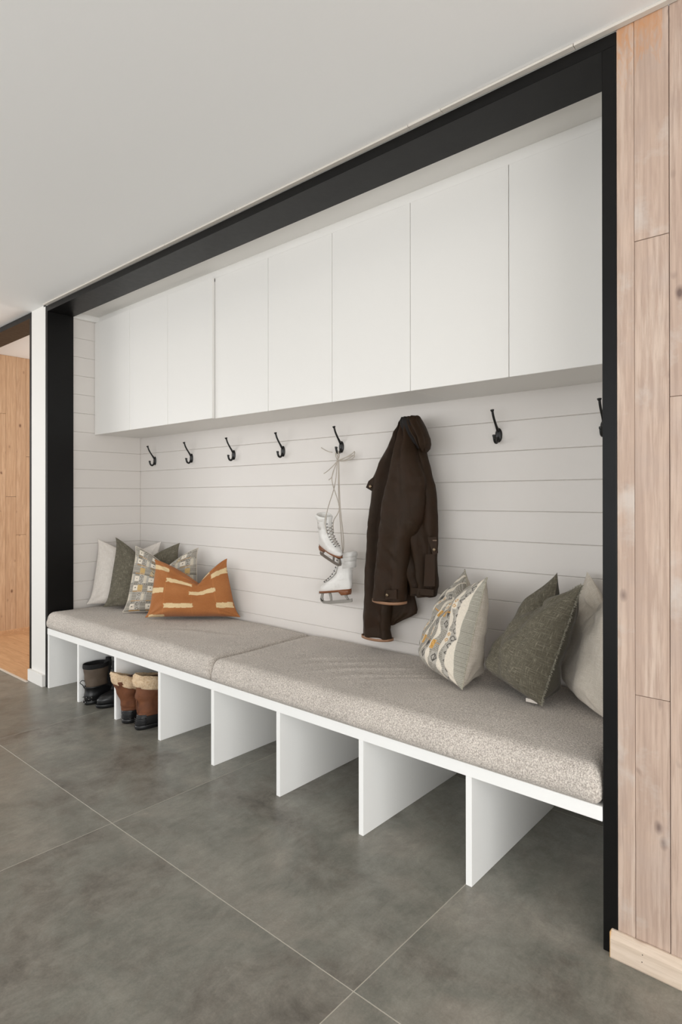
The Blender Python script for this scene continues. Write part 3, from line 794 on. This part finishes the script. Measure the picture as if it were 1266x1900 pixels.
def snap(x, y, z, parent, r=.0085):
    vs, fs = tube_data([(x, y, z), (x, y-.003, z), (x, y-.004, z)], [r, r, r*.6], 14)
    vs = [Vector(v_)-JO for v_ in vs]; o = pyobj('snap', vs, fs, M_brass, parent); return o
def jplate(name, poly, th=.004, m=None, par=None):
    vs, fs = plate_data(poly, th); vs = [v_-JO for v_ in vs]; return pyobj(name, vs, fs, m or M_jacket, par or jk, False)
tb = jplate('collar_tab', [(-1.78, 2.31, 1.338), (-1.755, 2.305, 1.28), (-1.8, 2.30, 1.263), (-1.846, 2.30, 1.285), (-1.830, 2.30, 1.316), (-1.800, 2.305, 1.338)], .006)
snap(-1.817, 2.2995, 1.290, tb)
fl = jplate('pocket_flap', [(-1.456, 2.245, 1.062), (-1.412, 2.245, 1.066), (-1.408, 2.245, .996), (-1.42, 2.243, .987), (-1.431, 2.243, .992), (-1.442, 2.245, 1.022), (-1.451, 2.245, 1.043)], .008)
snap(-1.421, 2.243, 1.010, fl, .008)
jplate('label_tab', [(-1.430, 2.2445, 1.047), (-1.410, 2.2445, 1.048), (-1.410, 2.2445, 1.053), (-1.430, 2.2445, 1.052)], .001, M_label, fl)
ct = jplate('cuff_tab', [(-1.645, 2.193, .818), (-1.590, 2.199, .826), (-1.590, 2.199, .782), (-1.650, 2.193, .778)], .010)
snap(-1.637, 2.192, .797, ct, .008)
jplate('pocket', [(-1.472, 2.252, .985), (-1.424, 2.252, .992), (-1.424, 2.252, .850), (-1.482, 2.252, .845)], .008)
jplate('hem_band', [(-1.553, 2.256, .832), (-1.432, 2.256, .834), (-1.434, 2.256, .806), (-1.553, 2.256, .804)], .006)

# ------------------------------------------------------------------ boots and skates (shared slice builder)
def slice_shell(rows, n=30, expo=2.3, lean=(0, 0), open_top=0, toe_pinch=0., sub=3):
    """rows: (z, x_heel, x_toe, half_width, y_offset)"""
    R2 = interp_rows(rows, sub); vs = []; fs = []
    for (z, xh, xt, hw, yo) in R2:
        cx_, a = (xh+xt)/2, (xt-xh)/2
        for k in range(n):
            th = 2*math.pi*k/n; ct_, st = math.cos(th), math.sin(th); e = 2/expo
            px = math.copysign(abs(ct_)**e, ct_); py = math.copysign(abs(st)**e, st)
            pin = 1-toe_pinch*max(0, px)**2*.5+(.06*math.sin(px*2.4) if a > .08 else 0)
            vs.append(Vector((cx_+px*a+lean[0]*z, yo+py*hw*pin+lean[1]*z, z)))
    L_ = len(R2)
    for i in range(L_-1):
        for k in range(n): fs.append((i*n+k, i*n+(k+1) % n, (i+1)*n+(k+1) % n, (i+1)*n+k))
    fs.append(tuple(range(n-1, -1, -1)))
    if open_top:
        # turn inwards and go down
        top0 = (L_-1)*n; cx_ = sum((vs[top0+k] for k in range(n)), Vector())/n
        prev = top0
        for dz, sc in ((.002, .97), (0, .93), (-open_top*.5, .9), (-open_top, .86)):
            cur = len(vs)
            for k in range(n):
                q = vs[top0+k]; vs.append(cx_+(q-cx_)*sc+Vector((0, 0, dz)))
            for k in range(n): fs.append((prev+k, prev+(k+1) % n, cur+(k+1) % n, cur+k))
            prev = cur
        fs.append(tuple(prev+k for k in range(n)))
    else: fs.append(tuple((L_-1)*n+k for k in range(n)))
    return vs, fs
def lumpy(vs, amp, sc, seed=0):
    return [v_+Vector((noise.noise(v_*sc+Vector((seed, 0, 0))), noise.noise(v_*sc+Vector((0, seed+5, 0))), noise.noise(v_*sc+Vector((0, 0, seed+9)))*.5))*amp for v_ in vs]
# --- black and taupe pac boots
def pac_boot(label, loc, rz, lean=(0, 0), cleats=False, h=.235):
    b = thing('winter_boot', label, 'boot', loc, (0, 0, rz), 'pair of black and taupe winter boots')
    vs, fs = slice_shell([(0, -.062, .19, .042, 0), (.008, -.068, .203, .047, 0), (.022, -.067, .204, .047, 0), (.024, -.064, .200, .044, 0)], toe_pinch=.35); pyobj('sole', vs, fs, M_rubber, b)
    vs, fs = slice_shell([(.024, -.063, .197, .044, 0), (.05, -.064, .195, .045, 0), (.068, -.062, .175, .044, 0), (.082, -.061, .13, .043, 0), (.095, -.062, .10, .043, 0), (.105, -.063, .088, .044, 0)], toe_pinch=.35, open_top=.01)
    pyobj('rubber_foot', lumpy(vs, .004, 30, 1), fs, M_rubber, b)
    vs, fs = slice_shell([(.10, -.058, .080, .040, 0), (.14, -.062, .078, .042, 0), (.18, -.066, .078, .045, 0), (h-.02, -.070, .080, .048, 0)], lean=lean, open_top=0)
    pyobj('shaft', lumpy(vs, .006, 22, 3), fs, M_grey_leather, b)
    vs, fs = slice_shell([(h-.024, -.072, .083, .050, 0), (h-.014, -.0735, .084, .051, 0), (h, -.072, .083, .050, 0)], lean=lean, open_top=.08)
    pyobj('collar', lumpy(vs, .004, 22, 3), fs, M_black_fab, b)
    # black tongue and lace stay on the front of the shaft
    vs, fs = slice_shell([(.095, .06, .112, .026, 0), (.13, .06, .096, .026, 0), (.18, .06, .094, .027, 0), (h-.01, .062, .100, .028, 0), (h+.018, .074, .102, .022, 0)], lean=lean)
    pyobj('tongue', lumpy(vs, .004, 40, 5), fs, M_black_fab, b)
    for i in range(4):
        z = .125+i*.030
        pts = [(.082+lean[0]*z, -.030+lean[1]*z, z), (.099+lean[0]*z, -.012+lean[1]*z, z+.004), (.099+lean[0]*z, .012+lean[1]*z, z+.004), (.082+lean[0]*z, .030+lean[1]*z, z)]
        vs, fs = tube_data(spline(pts, 4), .0024, 6); pyobj('lace', vs, fs, M_black_fab, b)
    # pull loop at the heel
    vs, fs = tube_data(spline([(-.060, 0, .140), (-.078, .004, .148), (-.090, .004, .136), (-.078, -.004, .122), (-.066, 0, .100)], 5), .0022, 6); pyobj('pull_loop', vs, fs, M_black_fab, b)
    if cleats:
        rr = random.Random(2)
        for i in range(14):
            a = rr.uniform(2.1, 4.2); z = rr.uniform(.006, .05)
            p = Vector((.066*math.cos(a)+.0, .050*math.sin(a)*.9, z)); d = Vector((math.cos(a), math.sin(a), 0))
            vs, fs = tube_data([p, p+d*.008, p+d*.011], [.0035, .003, .001], 6)
            pyobj('ice_cleat', vs, fs, M_metal, b)
    return b
pac_boot('black and taupe winter boot, heel out, by the first bench divider', (-3.535, 1.786, .0), rad(90), (0, 0), True, .238)
pac_boot('black and taupe winter boot, toe out, right one of the pair by the second divider', (-3.400, 1.935, .0), rad(-96), (0, .0), False, .240)
# --- cognac boots with shearling cuff
def shearling_boot(label, loc, rz, lean, h=.27, tilt=.2):
    b = thing('shearling_boot', label, 'boot', loc, (0, 0, rz), 'pair of cognac shearling boots')
    vs, fs = slice_shell([(0, -.066, .17, .044, 0), (.006, -.071, .184, .049, 0), (.02, -.071, .187, .050, 0), (.024, -.068, .184, .048, 0)], toe_pinch=.3); pyobj('sole', vs, fs, M_rubber, b)
    vs, fs = slice_shell([(.024, -.069, .183, .048, 0), (.05, -.066, .176, .049, 0), (.066, -.062, .155, .047, 0), (.078, -.060, .125, .045, 0)], toe_pinch=.3)
    o = pyobj('rubber_foot', vs, fs, M_rubber, b)
    for i in range(4):
        z = .030+i*.010
        pts = [Vector((-.004+.066*math.cos(a), .0495*math.sin(a), z)) for a in [math.pi*.62+math.pi*.76*k/10 for k in range(11)]]
        vs, fs = tube_data(pts, .0018, 5); pyobj('tread_ridge', vs, fs, M_rubber, b)
    vs, fs = slice_shell([(.070, -.056, .125, .043, 0), (.09, -.054, .105, .044, 0), (.11, -.056, .092, .045, 0), (.15, -.062, .092, .048, 0), (.2, -.068, .100, .052, 0), (h-.02, -.074, .106, .056, 0)], lean=lean, sub=5)
    pyobj('shaft', lumpy(vs, .010, 20, 4), fs, M_tan_suede, b)
    # folded shearling collar: fat roll, longer at the front
    rows = [(h-.062, -.070, .100, .055, 0), (h-.055, -.081, .112, .063, 0), (h-.03, -.085, .117, .068, 0), (h-.005, -.083, .116, .066, 0), (h+.008, -.074, .106, .057, 0)]
    vs, fs = slice_shell(rows, n=48, lean=lean, open_top=.06, sub=4)
    vs = lumpy(vs, .010, 38, 2); vs = lumpy(vs, .004, 120, 7); vs = [Vector((q.x, q.y, q.z-tilt*(q.x-lean[0]*q.z+.02))) for q in vs]
    cf = pyobj('shearling_cuff', vs, fs, M_shear, b); cf['label'] = 'cream shearling turned down over the shaft'
    vs, fs = tube_data(spline([(-.058, 0, .085), (-.062, .002, .12), (-.064, -.001, .16)], 5), .0028, 6); pyobj('back_seam', vs, fs, M_tan_suede, b)
    return b
shearling_boot('cognac shearling boot leaning out past the second divider', (-3.087, 1.785, 0), rad(90), (-.20, .0), .262, .38)
shearling_boot('cognac shearling boot standing upright in the third compartment', (-2.946, 1.782, 0), rad(90), (.02, -.0), .275, .22)

# --- ice skates
def skate(label, loc, rot, sc=1.0, ln=.20):
    b = thing('ice_skate', label, 'ice skate', loc, rot, None); b.scale = (sc, sc, sc)
    rows = [(.0, -.060, .165, .030, 0), (.012, -.063, .172, .035, 0), (.026, -.064, .168, .037, 0), (.042, -.062, .140, .037, 0), (.058, -.060, .100, .036, 0), (.075, -.058, .068, .035, 0), (.095, -.056, .044, .034, 0), (.125, -.060, .034, .036, 0), (.16, -.066, .033, .040, 0), (.185, -.070, .036, .043, 0)]
    vs, fs = slice_shell(rows, lean=(-ln, 0), open_top=.07, toe_pinch=.3, sub=4, n=36); pyobj('boot', lumpy(vs, .0025, 25, 3), fs, M_skate, b)
    vs, fs = slice_shell([(.172, -.073, .026, .046, 0), (.18, -.076, .028, .048, 0), (.192, -.075, .030, .048, 0), (.199, -.071, .028, .045, 0)], lean=(-ln, 0), open_top=.05); pyobj('padded_rim', lumpy(vs, .003, 40, 2), fs, M_skate, b)
    # brown sole with a raised waist and a heel block
    vs, fs = slice_shell([(-.010, -.055, .168, .028, 0), (-.006, -.062, .176, .033, 0), (.002, -.064, .174, .036, 0)], toe_pinch=.3); pyobj('sole', vs, fs, M_sole, b)
    vs, fs = slice_shell([(-.028, -.052, .006, .026, 0), (-.010, -.058, .022, .031, 0), (-.004, -.058, .05, .031, 0)]); pyobj('heel', vs, fs, M_sole, b)
    # blade: runner and stanchions as one extruded outline pair
    run = [(-.062, 0, -.064), (-.058, 0, -.070), (.0, 0, -.0735), (.10, 0, -.073), (.15, 0, -.068), (.172, 0, -.056), (.176, 0, -.040), (.168, 0, -.036), (.160, 0, -.048), (.140, 0, -.054), (.06, 0, -.055), (-.03, 0, -.054), (-.062, 0, -.050)]
    def ext(poly): return plate_data([(p_[0], -.0022, p_[2]) for p_ in poly], .0044)
    vs, fs = merge(ext(run), ext([(-.026, 0, -.056), (-.044, 0, -.056), (-.030, 0, -.040), (-.034, 0, -.024), (-.012, 0, -.024), (-.014, 0, -.040)]),
                   ext([(.085, 0, -.056), (.098, 0, -.056), (.100, 0, -.034), (.104, 0, -.008), (.088, 0, -.008), (.084, 0, -.034)]),
                   ext([(.150, 0, -.058), (.166, 0, -.052), (.172, 0, -.036), (.160, 0, -.008), (.142, 0, -.008), (.152, 0, -.034)]))
    pyobj('blade', vs, fs, M_steel, b, False)
    pyobj('mounting_plate', *plate_data([(-.045, -.018, -.0295), (.0, -.018, -.0295), (.0, .018, -.0295), (-.045, .018, -.0295)], .002, 'z'), M_steel, b, False)
    pyobj('mounting_plate', *plate_data([(.082, -.022, -.0115), (.168, -.018, -.0115), (.168, .018, -.0115), (.082, .022, -.0115)], .002, 'z'), M_steel, b, False)
    # tongue, eyelets, hooks, laces up the instep
    lp = [(.128, .052), (.112, .060), (.096, .068), (.080, .078), (.066, .090), (.053, .106), (.044, .124), (.040, .144), (.038, .163)]
    tg = [Vector((x_-.001-ln*z_, 0, z_)) for x_, z_ in lp]+[Vector((.040-ln*.2, 0, .208))]
    vs, fs = tube_data(tg, [.012, .015, .017, .018, .018, .018, .018, .018, .019, .020], 10, True, (1, .28)); pyobj('tongue', vs, fs, M_skate, b)
    for i, (x_, z_) in enumerate(lp):
        x_ = x_-ln*z_
        hw = .014+.004*min(1, i/4)
        for sg in (-1, 1):
            vs, fs = tube_data([(x_-.003, sg*hw, z_-.001), (x_+.004, sg*hw*1.02, z_+.003)], .0028, 8); pyobj('eyelet', vs, fs, M_skate_dark, b)
        if i < len(lp)-2:
            x2, z2 = lp[i+1]; x2 -= ln*z2
            for sg in (-1, 1):
                vs, fs = tube_data(spline([(x_+.002, sg*hw, z_+.003), ((x_+x2)/2+.006, 0, (z_+z2)/2+.006+.001*sg), (x2+.002, -sg*hw, z2+.003)], 4), .0018, 5); pyobj('lace', vs, fs, M_skate_grey, b)
    return b
sk2 = skate('lower white ice skate, hung sideways with its toe to the left', (-2.020, 2.325, .768), (0, 0, 0), .92, .25)
sk1 = skate('upper white ice skate, toe and laces facing the room', (-2.080, 2.266, .985), (0, 0, 0), .83, .04)
sk2.rotation_euler = (0, rad(9), rad(180))
sk1.rotation_euler = (rad(8), rad(16), rad(-14))
# the long cords, tied together on the hook
bpy.context.view_layer.update()
def cord(pts, parent, r=.0024, n=6, name='cord'):
    inv = parent.matrix_world.inverted()
    vs, fs = tube_data(spline(pts, n), r, 6); vs = [inv @ Vector(v_) for v_ in vs]
    return pyobj(name, vs, fs, M_cord, parent)
KN = (-2.089+.028, 2.338, 1.433)
KN = (-2.075, 2.352, 1.428)
def on_skate(x_, y_, z_): return tuple(sk1.matrix_world @ Vector((x_, y_, z_)))
a1_, a2_ = on_skate(.030, .030, .175), on_skate(.030, -.030, .175)
b1_, b2_ = on_skate(.045, .022, .110), on_skate(.045, -.022, .110)
cord([KN, (-2.10, 2.335, 1.33), (a1_[0]+.02, a1_[1]+.02, a1_[2]+.07), a1_, b1_], sk1)
cord([KN, (-2.080, 2.335, 1.3), (a2_[0], a2_[1]+.02, a2_[2]+.07), a2_, b2_], sk1)
cord([(KN[0]+.006, KN[1], KN[2]), (-2.062, 2.345, 1.25), (-2.045, 2.345, 1.05), (-2.035, 2.35, .93)], sk2)
cord([(KN[0]+.008, KN[1], KN[2]), (-2.052, 2.345, 1.2), (-2.030, 2.348, 1.0), (-2.040, 2.335, .93), (-2.058, 2.325, .885)], sk2)
# loops round the prong, bow and loose ends
cord([KN, (-2.089, 2.352, 1.455), (-2.092, 2.360, 1.474), (-2.086, 2.372, 1.474), (-2.078, 2.368, 1.45), KN], sk1)
cord([KN, (-2.070, 2.355, 1.450), (-2.085, 2.365, 1.476), (-2.100, 2.37, 1.470), (-2.080, 2.36, 1.445), KN], sk2)
cord([(-2.110, 2.350, 1.472), (-2.135, 2.345, 1.478), (-2.165, 2.340, 1.492), (-2.178, 2.338, 1.500)], sk1)
cord([KN, (-2.040, 2.358, 1.437), (-1.995, 2.375, 1.462), (-1.985, 2.380, 1.472), (-1.992, 2.384, 1.455), (-2.03, 2.366, 1.432), KN], sk2, .0022)
cord([KN, (-2.030, 2.360, 1.442), (-1.990, 2.372, 1.452), (-1.982, 2.378, 1.448), (-2.0, 2.375, 1.434), (-2.045, 2.360, 1.424), KN], sk2, .0022)
cord([KN, (-2.095, 2.345, 1.405), (-2.130, 2.335, 1.375), (-2.152, 2.33, 1.362)], sk1)
cord([KN, (-2.090, 2.345, 1.39), (-2.105, 2.340, 1.345), (-2.122, 2.335, 1.328)], sk2)
bm = bmesh.new(); bmesh.ops.create_icosphere(bm, subdivisions=2, radius=.006)
inv = sk1.matrix_world.inverted()
for v_ in bm.verts: v_.co = inv @ (v_.co+Vector(KN))
obj('knot', bm, M_cord, sk1, True)
